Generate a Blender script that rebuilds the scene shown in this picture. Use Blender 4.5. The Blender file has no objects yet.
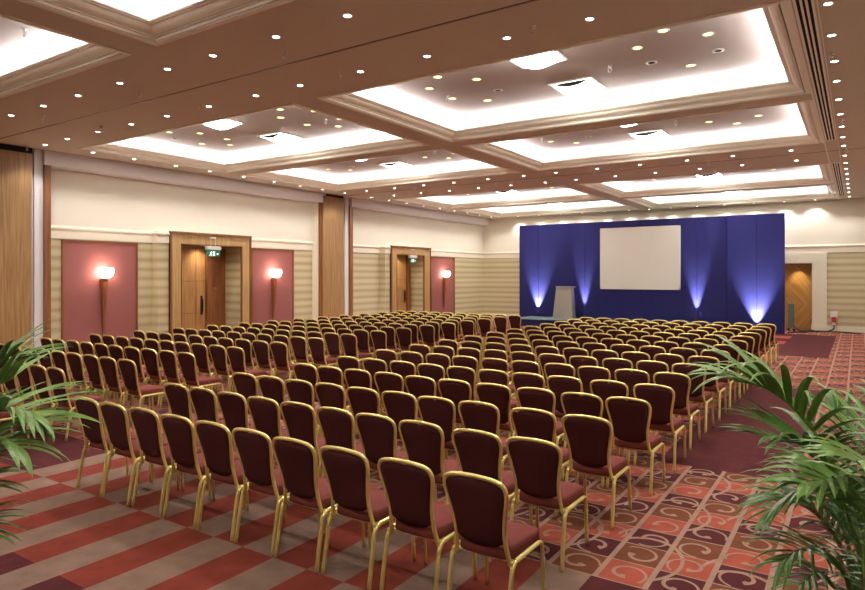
import bpy, bmesh, math, random
from mathutils import Vector, Matrix
random.seed(7)
PI = math.pi
S = bpy.context.scene
C = S.collection

# ------------------------------------------------------------------ camera, world, exposure
F_PX, HOR = 640.0, 276.0
YAW = math.atan(425.5 / 640.0)
cd = bpy.data.cameras.new('camera')
cam = bpy.data.objects.new('camera', cd)
C.objects.link(cam)
cam.location = (0, 0, 2.0)
cam.rotation_euler = (PI / 2, 0, YAW)
cd.sensor_fit = 'HORIZONTAL'
cd.sensor_width = 36
cd.lens = F_PX / 865 * 36
cd.shift_y = -(295 - HOR) / 865
cd.clip_end = 200
S.camera = cam

w = bpy.data.worlds.new('world')
S.world = w
w.use_nodes = True
w.node_tree.nodes['Background'].inputs[0].default_value = (1, .9, .8, 1)
w.node_tree.nodes['Background'].inputs[1].default_value = 0.02
S.view_settings.view_transform = 'Standard'
S.view_settings.look = 'None'
S.view_settings.gamma = 1
S.view_settings.use_curve_mapping = False
S.view_settings.exposure = 0.66
S.cycles.max_bounces = 6
S.cycles.diffuse_bounces = 4
S.cycles.sample_clamp_indirect = 6
S.cycles.use_denoising = True

COVE_W = 78.0        # watts of each long cove tube light
DOWN_W = 46.0        # watts of each downlight
SPOT_W = 10.0        # small warm spots in the coffers
UP_W = 1700.0         # stage uplights
SCONCE = 16.0        # sconce glass emission


# ------------------------------------------------------------------ materials
def new_mat(name):
    m = bpy.data.materials.new(name)
    m.use_nodes = True
    nt = m.node_tree
    return m, nt, nt.nodes['Principled BSDF']


def lin(c):
    return tuple(((v / 255.0) / 12.92 if v / 255.0 <= 0.04045 else ((v / 255.0 + .055) / 1.055) ** 2.4) for v in c) + (1,)


def plain(name, rgb, rough=.6, metal=0.0, noise=0.06, scale=20, bump=0.0, sheen=0.0, spec=.5):
    m, nt, b = new_mat(name)
    col = lin(rgb)
    tc = nt.nodes.new('ShaderNodeTexCoord')
    n = nt.nodes.new('ShaderNodeTexNoise')
    n.inputs['Scale'].default_value = scale
    nt.links.new(tc.outputs['Object'], n.inputs['Vector'])
    mx = nt.nodes.new('ShaderNodeMix')
    mx.data_type = 'RGBA'
    mx.inputs[6].default_value = tuple(v * (1 - noise) for v in col[:3]) + (1,)
    mx.inputs[7].default_value = tuple(min(1, v * (1 + noise)) for v in col[:3]) + (1,)
    nt.links.new(n.outputs['Fac'], mx.inputs[0])
    nt.links.new(mx.outputs[2], b.inputs['Base Color'])
    b.inputs['Roughness'].default_value = rough
    b.inputs['Metallic'].default_value = metal
    b.inputs['Specular IOR Level'].default_value = spec
    if sheen:
        b.inputs['Sheen Weight'].default_value = sheen
    if bump:
        bp = nt.nodes.new('ShaderNodeBump')
        bp.inputs['Strength'].default_value = bump
        bp.inputs['Distance'].default_value = .01
        nt.links.new(n.outputs['Fac'], bp.inputs['Height'])
        nt.links.new(bp.outputs[0], b.inputs['Normal'])
    return m


def emit(name, rgb, strength):
    m, nt, b = new_mat(name)
    b.inputs['Base Color'].default_value = lin(rgb)
    b.inputs['Emission Color'].default_value = lin(rgb)
    b.inputs['Emission Strength'].default_value = strength
    return m


def wood(name, c1, c2, axis='Z', rough=.4, chevron=False):
    m, nt, b = new_mat(name)
    tc = nt.nodes.new('ShaderNodeTexCoord')
    mp = nt.nodes.new('ShaderNodeMapping')
    if chevron:
        mp.inputs['Scale'].default_value = (1, 1, 1)
    else:
        mp.inputs['Scale'].default_value = {'Z': (14, 14, .7), 'Y': (14, .7, 14)}[axis]
    n = nt.nodes.new('ShaderNodeTexNoise')
    n.inputs['Scale'].default_value = 1.6
    n.inputs['Detail'].default_value = 5
    n.inputs['Distortion'].default_value = .6
    r = nt.nodes.new('ShaderNodeValToRGB')
    r.color_ramp.elements[0].position = .3
    r.color_ramp.elements[0].color = lin(c1)
    r.color_ramp.elements[1].position = .72
    r.color_ramp.elements[1].color = lin(c2)
    nt.links.new(tc.outputs['Object'], mp.inputs[0])
    if chevron:
        N = NT(nt)
        sp = nt.nodes.new('ShaderNodeSeparateXYZ')
        nt.links.new(tc.outputs['Object'], sp.inputs[0])
        az = N.m('ABSOLUTE', N.m('SUBTRACT', sp.outputs[2], .95))
        cb = nt.nodes.new('ShaderNodeCombineXYZ')
        nt.links.new(N.m('MULTIPLY', N.m('ADD', N.m('MULTIPLY', sp.outputs[0], .8), N.m('MULTIPLY', az, .6)), 9.0), cb.inputs[0])
        nt.links.new(N.m('MULTIPLY', N.m('SUBTRACT', N.m('MULTIPLY', az, .8), N.m('MULTIPLY', sp.outputs[0], .6)), .5), cb.inputs[1])
        nt.links.new(cb.outputs[0], n.inputs['Vector'])
    else:
        nt.links.new(mp.outputs[0], n.inputs['Vector'])
    nt.links.new(n.outputs['Fac'], r.inputs[0])
    nt.links.new(r.outputs[0], b.inputs['Base Color'])
    b.inputs['Roughness'].default_value = rough
    return m


class NT:
    """tiny helper to write node maths as expressions"""
    def __init__(s, nt):
        s.nt = nt

    def m(s, op, a, b=None, c=None):
        n = s.nt.nodes.new('ShaderNodeMath')
        n.operation = op
        for i, v in enumerate((a, b, c)):
            if v is None:
                continue
            if isinstance(v, (int, float)):
                n.inputs[i].default_value = v
            else:
                s.nt.links.new(v, n.inputs[i])
        return n.outputs[0]

    def rng(s, x, lo, hi):
        return s.m('MULTIPLY', s.m('GREATER_THAN', x, lo), s.m('LESS_THAN', x, hi))

    def either(s, a, b):
        return s.m('MAXIMUM', a, b)

    def both(s, a, b):
        return s.m('MULTIPLY', a, b)

    def mix(s, f, a, b):
        n = s.nt.nodes.new('ShaderNodeMix')
        n.data_type = 'RGBA'
        for i, v in ((0, f), (6, a), (7, b)):
            if isinstance(v, (tuple, int, float)):
                n.inputs[i].default_value = v
            else:
                s.nt.links.new(v, n.inputs[i])
        return n.outputs[2]


def carpet_material():
    m, nt, bs = new_mat('patterned_carpet')
    N = NT(nt)
    tc = nt.nodes.new('ShaderNodeTexCoord')
    sp = nt.nodes.new('ShaderNodeSeparateXYZ')
    nt.links.new(tc.outputs['Object'], sp.inputs[0])
    X, Y = sp.outputs[0], sp.outputs[1]
    T = .329
    u = N.m('DIVIDE', N.m('ADD', X, 1.484), T)
    v = N.m('DIVIDE', N.m('SUBTRACT', Y, 3.16), T)
    iu, iv = N.m('FLOOR', u), N.m('FLOOR', v)
    fu, fv = N.m('SUBTRACT', u, iu), N.m('SUBTRACT', v, iv)
    coral, brown, maroon = lin((150, 74, 58)), lin((106, 62, 42)), lin((78, 36, 38))
    taupe, red, taupe2 = lin((146, 116, 100)), lin((120, 54, 42)), lin((126, 102, 88))
    idx = N.m('FLOORED_MODULO', N.m('SUBTRACT', iv, iu), 3.0)
    base = N.mix(N.m('GREATER_THAN', idx, .5), coral, brown)
    base = N.mix(N.m('GREATER_THAN', idx, 1.5), base, maroon)
    # per-tile random values
    cmb = nt.nodes.new('ShaderNodeCombineXYZ')
    nt.links.new(iu, cmb.inputs[0])
    nt.links.new(iv, cmb.inputs[1])
    wn = nt.nodes.new('ShaderNodeTexWhiteNoise')
    wn.noise_dimensions = '2D'
    nt.links.new(cmb.outputs[0], wn.inputs['Vector'])
    h = wn.outputs['Value']
    flip = N.m('SUBTRACT', N.m('MULTIPLY', N.m('GREATER_THAN', N.m('FRACT', N.m('MULTIPLY', h, 7.3)), .5), 2.0), 1.0)
    # spiral curl inside each tile
    px = N.m('MULTIPLY', N.m('SUBTRACT', fu, .55), flip)
    py = N.m('SUBTRACT', fv, .5)
    r = N.m('SQRT', N.m('ADD', N.m('MULTIPLY', px, px), N.m('MULTIPLY', py, py)))
    ang = N.m('FRACT', N.m('ADD', N.m('DIVIDE', N.m('ARCTAN2', py, px), 2 * PI), N.m('ADD', N.m('MULTIPLY', h, .5), .1)))
    rad = N.m('ADD', .16, N.m('MULTIPLY', ang, .30))
    d = N.m('ABSOLUTE', N.m('SUBTRACT', r, rad))
    wdt = N.m('ADD', .022, N.m('MULTIPLY', N.m('SUBTRACT', 1.0, ang), .028))
    curl = N.both(N.m('LESS_THAN', d, wdt), N.rng(ang, .05, .93))
    # bulb where the curl ends
    curl = N.either(curl, N.both(N.m('LESS_THAN', N.m('ABSOLUTE', N.m('SUBTRACT', r, .17)), .075), N.rng(ang, .03, .16)))
    # large sweeping arcs crossing two tiles
    a2 = N.m('FLOORED_MODULO', N.m('ADD', u, .4), 2.0)
    b2 = N.m('FLOORED_MODULO', N.m('ADD', v, N.m('MULTIPLY', .7, N.m('FLOOR', N.m('DIVIDE', u, 2.0)))), 3.0)
    qx, qy = N.m('SUBTRACT', a2, 1.0), N.m('SUBTRACT', b2, 1.4)
    r2 = N.m('SQRT', N.m('ADD', N.m('MULTIPLY', qx, qx), N.m('MULTIPLY', N.m('MULTIPLY', qy, qy), .55)))
    arc = N.both(N.m('LESS_THAN', N.m('ABSOLUTE', N.m('SUBTRACT', r2, .83)), .04), N.m('GREATER_THAN', N.m('ADD', qy, qx), -.5))
    line = N.either(N.m('LESS_THAN', fu, .11), N.m('LESS_THAN', fv, .045))
    pat = N.mix(N.either(N.either(curl, arc), line), base, taupe)
    # plain striped zone nearest the camera
    odd = N.m('FLOORED_MODULO', iu, 2.0)
    far = N.m('GREATER_THAN', Y, 3.16)
    isred = N.m('ABSOLUTE', N.m('SUBTRACT', odd, far))
    redc = N.mix(N.m('LESS_THAN', Y, 2.18), red, maroon)
    stripes = N.mix(isred, taupe2, redc)
    zone = N.both(N.m('LESS_THAN', Y, 4.147), N.m('GREATER_THAN', Y, -8))
    col = N.mix(zone, pat, stripes)
    z2 = N.both(N.m('LESS_THAN', Y, 4.147), N.m('GREATER_THAN', X, -1.484))
    z3 = N.both(N.rng(Y, 3.16, 4.147), N.m('LESS_THAN', X, -7.08))
    z4 = N.both(N.rng(Y, 7.108, 13.03), N.rng(X, -1.813, -.497))
    z5 = N.both(N.rng(Y, 18.29, 25.2), N.rng(X, -1.813, -.6))
    z6 = N.both(N.rng(Y, 7.108, 8.1), N.rng(X, -12.0, -10.4))
    mar = N.either(N.either(N.either(z2, z3), N.either(z4, z5)), z6)
    col = N.mix(mar, col, maroon)
    blk = N.both(N.rng(Y, 17.3, 25.2), N.rng(X, -2.47, -1.813))
    alt = N.m('GREATER_THAN', N.m('FLOORED_MODULO', N.m('SUBTRACT', Y, .3), 2.0), 1.0)
    col = N.mix(blk, col, N.mix(alt, maroon, coral))
    tr = N.both(N.m('GREATER_THAN', Y, 17.3), N.rng(X, -3.2, -2.47))
    col = N.mix(tr, col, taupe2)
    # pile
    n = nt.nodes.new('ShaderNodeTexNoise')
    n.inputs['Scale'].default_value = 90
    n.inputs['Detail'].default_value = 3
    nt.links.new(tc.outputs['Object'], n.inputs['Vector'])
    n2 = nt.nodes.new('ShaderNodeTexNoise')
    n2.inputs['Scale'].default_value = 6
    n2.inputs['Detail'].default_value = 5
    nt.links.new(tc.outputs['Object'], n2.inputs['Vector'])
    f = N.m('ADD', .40, N.m('ADD', N.m('MULTIPLY', n.outputs['Fac'], .55), N.m('MULTIPLY', n2.outputs['Fac'], .65)))
    vm = nt.nodes.new('ShaderNodeVectorMath')
    vm.operation = 'SCALE'
    nt.links.new(col, vm.inputs[0])
    nt.links.new(f, vm.inputs['Scale'])
    nt.links.new(vm.outputs[0], bs.inputs['Base Color'])
    bp = nt.nodes.new('ShaderNodeBump')
    bp.inputs['Strength'].default_value = .25
    bp.inputs['Distance'].default_value = .004
    nt.links.new(n.outputs['Fac'], bp.inputs['Height'])
    nt.links.new(bp.outputs[0], bs.inputs['Normal'])
    bs.inputs['Roughness'].default_value = .95
    bs.inputs['Specular IOR Level'].default_value = .1
    return m


def wallpaper_material():
    m, nt, bs = new_mat('striped_wallpaper')
    N = NT(nt)
    tc = nt.nodes.new('ShaderNodeTexCoord')
    sp = nt.nodes.new('ShaderNodeSeparateXYZ')
    nt.links.new(tc.outputs['Object'], sp.inputs[0])
    z = sp.outputs[2]
    n = nt.nodes.new('ShaderNodeTexNoise')
    n.noise_dimensions = '1D'
    n.inputs['Scale'].default_value = 3.2
    nt.links.new(z, n.inputs['W'])
    w1 = N.m('MULTIPLY', N.m('ADD', N.m('SINE', N.m('MULTIPLY', z, 2 * PI / .235)), 1.0), .5)
    w1 = N.m('POWER', w1, 1.6)
    f = N.m('ADD', N.m('MULTIPLY', w1, .5), N.m('MULTIPLY', n.outputs['Fac'], .6))
    rp = nt.nodes.new('ShaderNodeValToRGB')
    e = rp.color_ramp.elements
    e[0].position = .12
    e[0].color = lin((208, 198, 164))
    e[1].position = .85
    e[1].color = lin((172, 158, 118))
    nt.links.new(f, rp.inputs[0])
    nt.links.new(rp.outputs[0], bs.inputs['Base Color'])
    bs.inputs['Roughness'].default_value = .7
    return m


M = {
    'carpet': carpet_material(),
    'paper': wallpaper_material(),
    'wall': plain('cream_wall_paint', (226, 220, 204), .8, noise=.02, scale=3),
    'cornice': plain('cream_gloss_paint', (228, 220, 200), .5, noise=.01),
    'fascia': plain('pale_mauve_fascia_paint', (226, 222, 222), .7, noise=.02),
    'soffit': plain('tan_ceiling_paint', (204, 192, 174), .75, noise=.03, scale=2),
    'mould': plain('cream_moulding_paint', (246, 242, 226), .55, noise=.02),
    'coffer': plain('pale_coffer_paint', (190, 178, 168), .8, noise=.02),
    'pink': plain('rose_wall_fabric', (144, 86, 82), .85, noise=.05, scale=60),
    'oak': wood('golden_oak', (134, 98, 58), (174, 136, 88)),
    'oak_dark': wood('dark_oak_trim', (112, 66, 32), (150, 94, 50)),
    'oak_frame': wood('pale_oak_frame', (168, 134, 84), (200, 166, 112)),
    'door': wood('door_oak', (164, 120, 70), (196, 152, 96)),
    'chevron': wood('diagonal_oak', (150, 106, 50), (190, 144, 78), chevron=True),
    'dark': plain('black_gap', (22, 18, 16), .8),
    'slot': plain('black_slot', (8, 7, 6), .9),
    'alu': plain('brushed_aluminium', (170, 165, 150), .35, .8),
    'chrome': plain('chrome', (225, 225, 225), .3, .6, noise=0),
    'white': plain('white_plastic', (225, 225, 220), .45, noise=.01),
    'blue': plain('deep_blue_cloth', (24, 25, 90), .9, noise=.06, scale=40),
    'blue_dark': plain('dark_blue_cloth', (28, 24, 78), .9),
    'stage': plain('grey_green_stage_deck', (104, 124, 128), .7),
    'screen': plain('matte_projection_screen', (226, 226, 216), .75, noise=.02, scale=.8),
    'lectern': plain('silver_grey_laminate', (146, 144, 134), .4, .1),
    'gold': plain('brushed_gold_tube', (234, 218, 136), .3, .62, noise=.04, scale=8),
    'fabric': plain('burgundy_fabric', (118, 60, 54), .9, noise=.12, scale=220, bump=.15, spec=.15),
    'fabric_shaded': plain('burgundy_fabric_shaded', (68, 30, 28), .9, noise=.1, scale=220, bump=.15, spec=.15),  # same cloth as the seat, with the back's shadow put into the colour
    'plastic': plain('black_plastic', (24, 22, 22), .5),
    'grey': plain('grey_green_metal', (112, 128, 122), .5, .2),
    'socket_red': plain('red_plastic', (170, 36, 40), .45),
    'green': plain('exit_green', (30, 110, 80), .4, noise=0),
    'leaf': plain('palm_leaf', (84, 124, 54), .35, noise=.35, scale=3),
    'leaf2': plain('pale_palm_leaf', (112, 150, 70), .35, noise=.25, scale=3),
    'stem': plain('palm_stem', (104, 128, 58), .5, noise=.2),
    'pot': plain('terracotta_pot', (120, 66, 44), .7),
    'soil': plain('potting_soil', (48, 34, 24), .95, noise=.3, scale=60),
    'lens': emit('downlight_lens', (255, 250, 240), 14),
    'lens_warm': emit('warm_spot_lens', (255, 236, 140), 2.6),
    'lamp_white': emit('luminaire_diffuser', (255, 250, 242), 19.0),
    'sconce_glass': emit('sconce_glass', (255, 226, 206), SCONCE),
    'tube': emit('cove_tube', (250, 246, 255), 6),
    'exit_white': emit('exit_pictogram', (240, 250, 240), .7),
    'exit_green': emit('exit_panel', (24, 104, 74), .35),
}


# ------------------------------------------------------------------ mesh helpers
class MB:
    def __init__(s):
        s.bm = bmesh.new()

    def box(s, x0, x1, y0, y1, z0, z1):
        vs = [s.bm.verts.new((x, y, z)) for x in (x0, x1) for y in (y0, y1) for z in (z0, z1)]
        for f in ((0, 1, 3, 2), (4, 6, 7, 5), (0, 4, 5, 1), (2, 3, 7, 6), (0, 2, 6, 4), (1, 5, 7, 3)):
            s.bm.faces.new([vs[i] for i in f])
        return s

    def poly(s, pts):
        s.bm.faces.new([s.bm.verts.new(p) for p in pts])
        return s

    def prism(s, pts, d):
        """closed outline pts extruded by vector d"""
        a = [s.bm.verts.new(p) for p in pts]
        b = [s.bm.verts.new(Vector(p) + Vector(d)) for p in pts]
        s.bm.faces.new(a)
        s.bm.faces.new(list(reversed(b)))
        n = len(a)
        for i in range(n):
            s.bm.faces.new((a[i], b[i], b[(i + 1) % n], a[(i + 1) % n]))
        return s

    def tube(s, pts, r, seg=8, flat=1.0, cap=True):
        pts = [Vector(p) for p in pts]
        rings = []
        n = len(pts)
        up = None
        for i, p in enumerate(pts):
            t = (pts[min(i + 1, n - 1)] - pts[max(i - 1, 0)]).normalized()
            if up is None:
                up = Vector((1, 0, 0)) if abs(t.x) < .8 else Vector((0, 1, 0))
            a = (up - t * up.dot(t)).normalized()
            up = a
            b = t.cross(a)
            rr = r[i] if isinstance(r, (list, tuple)) else r
            rings.append([s.bm.verts.new(p + a * math.cos(2 * PI * k / seg) * rr + b * math.sin(2 * PI * k / seg) * rr * flat) for k in range(seg)])
        for i in range(n - 1):
            for k in range(seg):
                s.bm.faces.new((rings[i][k], rings[i][(k + 1) % seg], rings[i + 1][(k + 1) % seg], rings[i + 1][k]))
        if cap:
            s.bm.faces.new(list(reversed(rings[0])))
            s.bm.faces.new(rings[-1])
        return s

    def lathe(s, prof, seg=16, c=(0, 0, 0)):
        rings = []
        for r, z in prof:
            if r < 1e-6:
                rings.append([s.bm.verts.new((c[0], c[1], c[2] + z))])
            else:
                rings.append([s.bm.verts.new((c[0] + r * math.cos(2 * PI * k / seg), c[1] + r * math.sin(2 * PI * k / seg), c[2] + z)) for k in range(seg)])
        for a, b in zip(rings, rings[1:]):
            for k in range(seg):
                k2 = (k + 1) % seg
                q = [a[k % len(a)], a[k2 % len(a)], b[k2 % len(b)], b[k % len(b)]]
                u = []
                for v in q:
                    if v not in u:
                        u.append(v)
                if len(u) > 2:
                    s.bm.faces.new(u)
        return s

    def build(s, name, mat, parent=None, smooth=False, bevel=0, loc=None, mats=None):
        bmesh.ops.recalc_face_normals(s.bm, faces=s.bm.faces)
        me = bpy.data.meshes.new(name)
        s.bm.to_mesh(me)
        s.bm.free()
        me.materials.append(M[mat])
        if smooth:
            me.shade_smooth()
        o = bpy.data.objects.new(name, me)
        C.objects.link(o)
        if parent:
            o.parent = parent
        if loc:
            o.location = loc
        if bevel:
            b = o.modifiers.new('bevel', 'BEVEL')
            b.width = bevel
            b.segments = 2
            b.limit_method = 'ANGLE'
        return o


def thing(name, label, cat, loc=(0, 0, 0), rz=0.0, group=None):
    o = bpy.data.objects.new(name, None)
    C.objects.link(o)
    o.location = loc
    o.rotation_euler = (0, 0, rz)
    o.empty_display_size = .1
    return tag(o, label, cat, group)


def tag(o, label, cat, group=None):
    o['label'] = label
    o['category'] = cat
    if group:
        o['group'] = group
    return o


def struct(o, label=None):
    o['kind'] = 'structure'
    if label:
        o['label'] = label
    return o


def dup(root, loc, rz=None):
    r = root.copy()
    C.objects.link(r)
    r.location = loc
    if rz is not None:
        r.rotation_euler = (0, 0, rz)
    for ch in list(root.children):
        c = ch.copy()
        C.objects.link(c)
        c.parent = r
        for g in list(ch.children):
            d = g.copy()
            C.objects.link(d)
            d.parent = c
    return r


ORD = ['nearest', 'second', 'third', 'fourth', 'fifth', 'sixth', 'seventh', 'eighth', 'ninth', 'tenth', 'eleventh', 'twelfth',
       'thirteenth', 'fourteenth', 'fifteenth', 'sixteenth', 'seventeenth', 'eighteenth', 'nineteenth', 'twentieth', 'twenty-first', 'twenty-second']
FIRST = ['first'] + ORD[1:]


def smooth_path(ctrl, n=6):
    """Catmull-Rom through control points"""
    P = [Vector(p) for p in ctrl]
    P = [P[0] * 2 - P[1]] + P + [P[-1] * 2 - P[-2]]
    out = []
    for i in range(1, len(P) - 2):
        for k in range(n):
            t = k / n
            a, b, c, d = P[i - 1], P[i], P[i + 1], P[i + 2]
            out.append(.5 * ((2 * b) + (c - a) * t + (2 * a - 5 * b + 4 * c - d) * t * t + (3 * b - a - 3 * c + d) * t ** 3))
    out.append(P[-2])
    return out


# ------------------------------------------------------------------ structure
ZC = 4.75            # soffit height
XL, XR, YB, YF = -15.1, 1.6, 27.2, -4.0
struct(MB().box(XL - .9, XR, YF, YB + .6, -.1, 0).build('floor', 'carpet'), 'red, coral and maroon patterned carpet')

# coffers: outer rectangle on the soffit plane
CX = [(-13.87, -7.56), (-6.87, -.67)]
CY = [(-3.60, .13), (.75, 4.45), (7.33, 11.05), (11.67, 15.35), (18.45, 22.2), (22.76, 26.5)]
coffers = [(x, y) for y in CY for x in CX]
xs = sorted({XL - .2, XR} | {v for p in CX for v in p})
ys = sorted({YF, YB + .1} | {v for p in CY for v in p})
mb = MB()
for x0, x1 in zip(xs, xs[1:]):
    for y0, y1 in zip(ys, ys[1:]):
        if ((x0, x1) in CX) and ((y0, y1) in CY):
            continue
        mb.poly([(x0, y0, ZC), (x1, y0, ZC), (x1, y1, ZC), (x0, y1, ZC)])
bmesh.ops.remove_doubles(mb.bm, verts=mb.bm.verts, dist=1e-5)
sof = mb.build('ceiling', 'soffit')
struct(sof, 'tan ceiling soffit with rows of downlights')
ZU = 5.12
INS, ZL = .19, 4.884
prof = [(-.09, ZC), (-.09, ZC - .012), (-.055, ZC - .016), (-.02, ZC - .012), (-.012, ZC), (0, ZC), (.002, ZC + .032), (.028, ZC + .034), (.029, ZC + .046), (.055, ZC + .048),
        (.060, ZC + .052), (.085, ZC + .062), (.108, ZC + .078), (.124, ZC + .098), (.132, ZC + .118), (.16, ZC + .119), (.162, ZC + .132), (INS, ZC + .134), (INS, ZL + .02), (.17, ZL + .02), (.165, ZL - .01), (-.15, ZL - .01)]
for n, ((x0, x1), (y0, y1)) in enumerate(coffers):
    mb = MB()
    rings = []
    for d, z in prof:
        rings.append([mb.bm.verts.new(p) for p in ((x0 + d, y0 + d, z), (x1 - d, y0 + d, z), (x1 - d, y1 - d, z), (x0 + d, y1 - d, z))])
    for a, b in zip(rings, rings[1:]):
        for k in range(4):
            mb.bm.faces.new((a[k], a[(k + 1) % 4], b[(k + 1) % 4], b[k]))
    struct(mb.build('trim_%d' % (n + 1), 'mould'), 'stepped cream moulding around a lit ceiling coffer')
    mb = MB()
    e = .15
    X0, X1, Y0, Y1 = x0 - e, x1 + e, y0 - e, y1 + e
    mb.poly([(X0, Y0, ZU), (X1, Y0, ZU), (X1, Y1, ZU), (X0, Y1, ZU)])
    c4 = [(X0, Y0), (X1, Y0), (X1, Y1), (X0, Y1)]
    for k in range(4):
        a, b = c4[k], c4[(k + 1) % 4]
        mb.poly([(a[0], a[1], ZL - .02), (b[0], b[1], ZL - .02), (b[0], b[1], ZU), (a[0], a[1], ZU)])
    o = mb.build('ceiling', 'coffer')
    struct(o, 'pale raised ceiling inside a lit coffer')
    # fluorescent light hidden behind the lip, washing the raised ceiling
    cx, cy = (x0 + x1) / 2, (y0 + y1) / 2
    for (lx, ly, L, rz, tilt) in ((cx, y0 + .02, x1 - x0 + .1, 0, 1), (cx, y1 - .02, x1 - x0 + .1, 0, -1),
                                  (x0 + .02, cy, y1 - y0 + .1, PI / 2, -1), (x1 - .02, cy, y1 - y0 + .1, PI / 2, 1)):
        ld = bpy.data.lights.new('cove_light', 'AREA')
        ld.shape = 'RECTANGLE'
        ld.size = L
        ld.size_y = .1
        ld.spread = math.radians(152)
        ld.energy = COVE_W * L / 6.3
        ld.color = (.93, .94, 1.0)
        lo = bpy.data.objects.new('cove_light', ld)
        C.objects.link(lo)
        lo.location = (lx, ly, ZL + .012)
        # area lights shine along -Z; turn to face up, leaning towards the coffer centre
        lo.rotation_euler = (PI - math.radians(13) * tilt, 0, rz)

# walls: upper left wall plane, lower papered wall
D1, D2 = (10.01, 12.66), (19.41, 22.11)     # outer door frames (Y)
I1, I2 = (10.34, 12.34), (19.77, 21.66)     # inner openings
BX = -14.85                                 # front plane of the projecting door bays
mb = MB()
mb.box(XL - .15, XL, YF, YB, 2.85, ZC)
for (a, b) in (D1, D2):
    mb.box(XL, BX, a - .3, b + .02, 2.87, 3.13)
struct(mb.build('wall_left', 'wall'), 'cream upper wall on the door side')
mb = MB()
segs = [(YF, I1[0]), (I1[1], I2[0]), (I2[1], YB)]
for a, b in segs:
    mb.box(XL - .15, XL, a, b, 0, 2.85)
for (a, b), (i0, i1) in ((D1, I1), (D2, I2)):
    mb.box(XL, BX, a - .3, i0, 0, 2.87)
    mb.box(XL, BX, i1, b + .02, 0, 2.87)
    mb.box(XL - .6, XL - .15, i1, i1 + .15, 0, 2.85)     # right reveal, papered
    mb.box(XL - .6, XL - .15, i0 - .15, i0, 0, 2.85)
    mb.box(XL - .6, XL - .47, i0 - .15, i1 + .15, 0, 2.9)
    mb.box(XL - .6, BX, i0, i1, 2.855, 2.9)
struct(mb.build('wall_left', 'paper'), 'wall with pale olive horizontal striped paper')


def cornice(pts, name, lab):
    """cream cornice swept along plan points; profile (out, z)"""
    pr = [(0, 2.85), (.025, 2.85), (.025, 3.03), (.035, 3.04), (.05, 3.06), (.055, 3.08), (.055, 3.10), (.02, 3.12), (.015, 3.14), (0, 3.15)]
    mb = MB()
    rings = []
    n = len(pts)
    for i, (x, y, nx, ny) in enumerate(pts):
        rings.append([mb.bm.verts.new((x + nx * d, y + ny * d, z)) for d, z in pr])
    for a, b in zip(rings, rings[1:]):
        for k in range(len(pr) - 1):
            mb.bm.faces.new((a[k], a[k + 1], b[k + 1], b[k]))
    return struct(mb.build(name, 'cornice'), lab)


cornice([(XL, 7.2, 1, 0), (XL, D1[0] - .3, 1, -1), (BX, D1[0] - .3, 1, -1), (BX, D1[0], 1, 0)], 'trim_20', 'cream cornice above the striped paper')
cornice([(XL, D1[1] + .02, 1, 0), (XL, 15.6, 1, 0)], 'trim_21', 'cream cornice above the striped paper')
cornice([(XL, 17.2, 1, 0), (XL, D2[0] - .3, 1, -1), (BX, D2[0] - .3, 1, -1), (BX, D2[0], 1, 0)], 'trim_22', 'cream cornice above the striped paper')
cornice([(XL, D2[1] + .02, 1, 0), (XL, 25.3, 1, 0), (XL + .001, 25.3, 1, 0), (XL, YB, 1, -1), (XR, YB, 0, -1)], 'trim_23', 'cream cornice running round the far corner')

# fascia boxes under the ceiling along the left wall
struct(MB().box(XL, -14.75, 6.93, 15.77, 4.43, ZC).build('trim_24', 'fascia'), 'pale fascia box above the nearer doorway')
struct(MB().box(XL, -14.75, 17.09, YB, 4.43, ZC).build('trim_25', 'fascia'), 'pale fascia box above the farther doorway')
# white returns and wood trims beside the partition pockets
for n, (ya, yb, ta, tb) in enumerate(((6.67, 6.93, 6.95, 7.08), (16.70, 17.02, 17.04, 17.20))):
    struct(MB().box(XL, -14.92, (ya - 1.9 if n == 0 else 15.66), yb, 0, ZC).box(XL, -14.86, yb - .16, ta, 0, ZC).build('wall_left', 'fascia'), 'white return beside the partition pocket')
    struct(MB().box(XL, -14.79, ta, tb, 0, 4.44 if n == 0 else 4.46).build('trim_%d' % (26 + n), 'oak_dark'), 'tall narrow dark oak trim strip')
struct(MB().box(XL, -14.87, 15.50, 15.64, 0, 4.43).build('wall_left', 'wall'), 'cream return beside the pocket door')
struct(MB().box(-14.87, -14.80, 15.55, 15.64, 0, 4.43).build('trim_28', 'oak_dark'), 'tall narrow dark oak strip at the pocket')

# right and front walls (outside the picture), back wall with alcove
struct(MB().box(XR, XR + .15, YF, YB + .5, 0, ZC).build('wall_right', 'wall'))
struct(MB().box(XL - .15, XR + .15, YF - .15, YF, 0, ZC).build('wall_front', 'wall'))
AL = (-2.9, -1.40, 2.47)
struct(MB().box(XL - .15, XR, YB, YB + .15, 2.85, ZC).build('wall_back', 'wall'), 'cream upper wall behind the stage')
mb = MB()
mb.box(XL - .15, -3.3, YB, YB + .15, 0, 2.85)
mb.box(-.94, XR, YB, YB + .15, 0, 2.85)
struct(mb.build('wall_back', 'paper'), 'striped paper wall behind the stage')
mb = MB()
mb.box(-3.3, AL[0], YB - .06, YB + .5, 0, 2.85)
mb.box(AL[1], -.94, YB - .06, YB + .5, 0, 2.85)
mb.box(AL[0], AL[1], YB - .06, YB + .5, AL[2], 2.85)
struct(mb.build('trim_30', 'cornice'), 'cream surround of the far alcove')
struct(MB().box(AL[0], AL[1], YB + .38, YB + .5, 0, AL[2]).build('wall_back', 'chevron'), 'diagonal oak panelling inside the alcove')
struct(MB().box(-.94, XR, YB - .025, YB, 0, .2).box(AL[1] - .02, -.92, YB - .09, YB - .06, 0, .22).box(XL, -12.3, YB - .025, YB, 0, .2).build('baseboard_back', 'cornice'))
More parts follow.
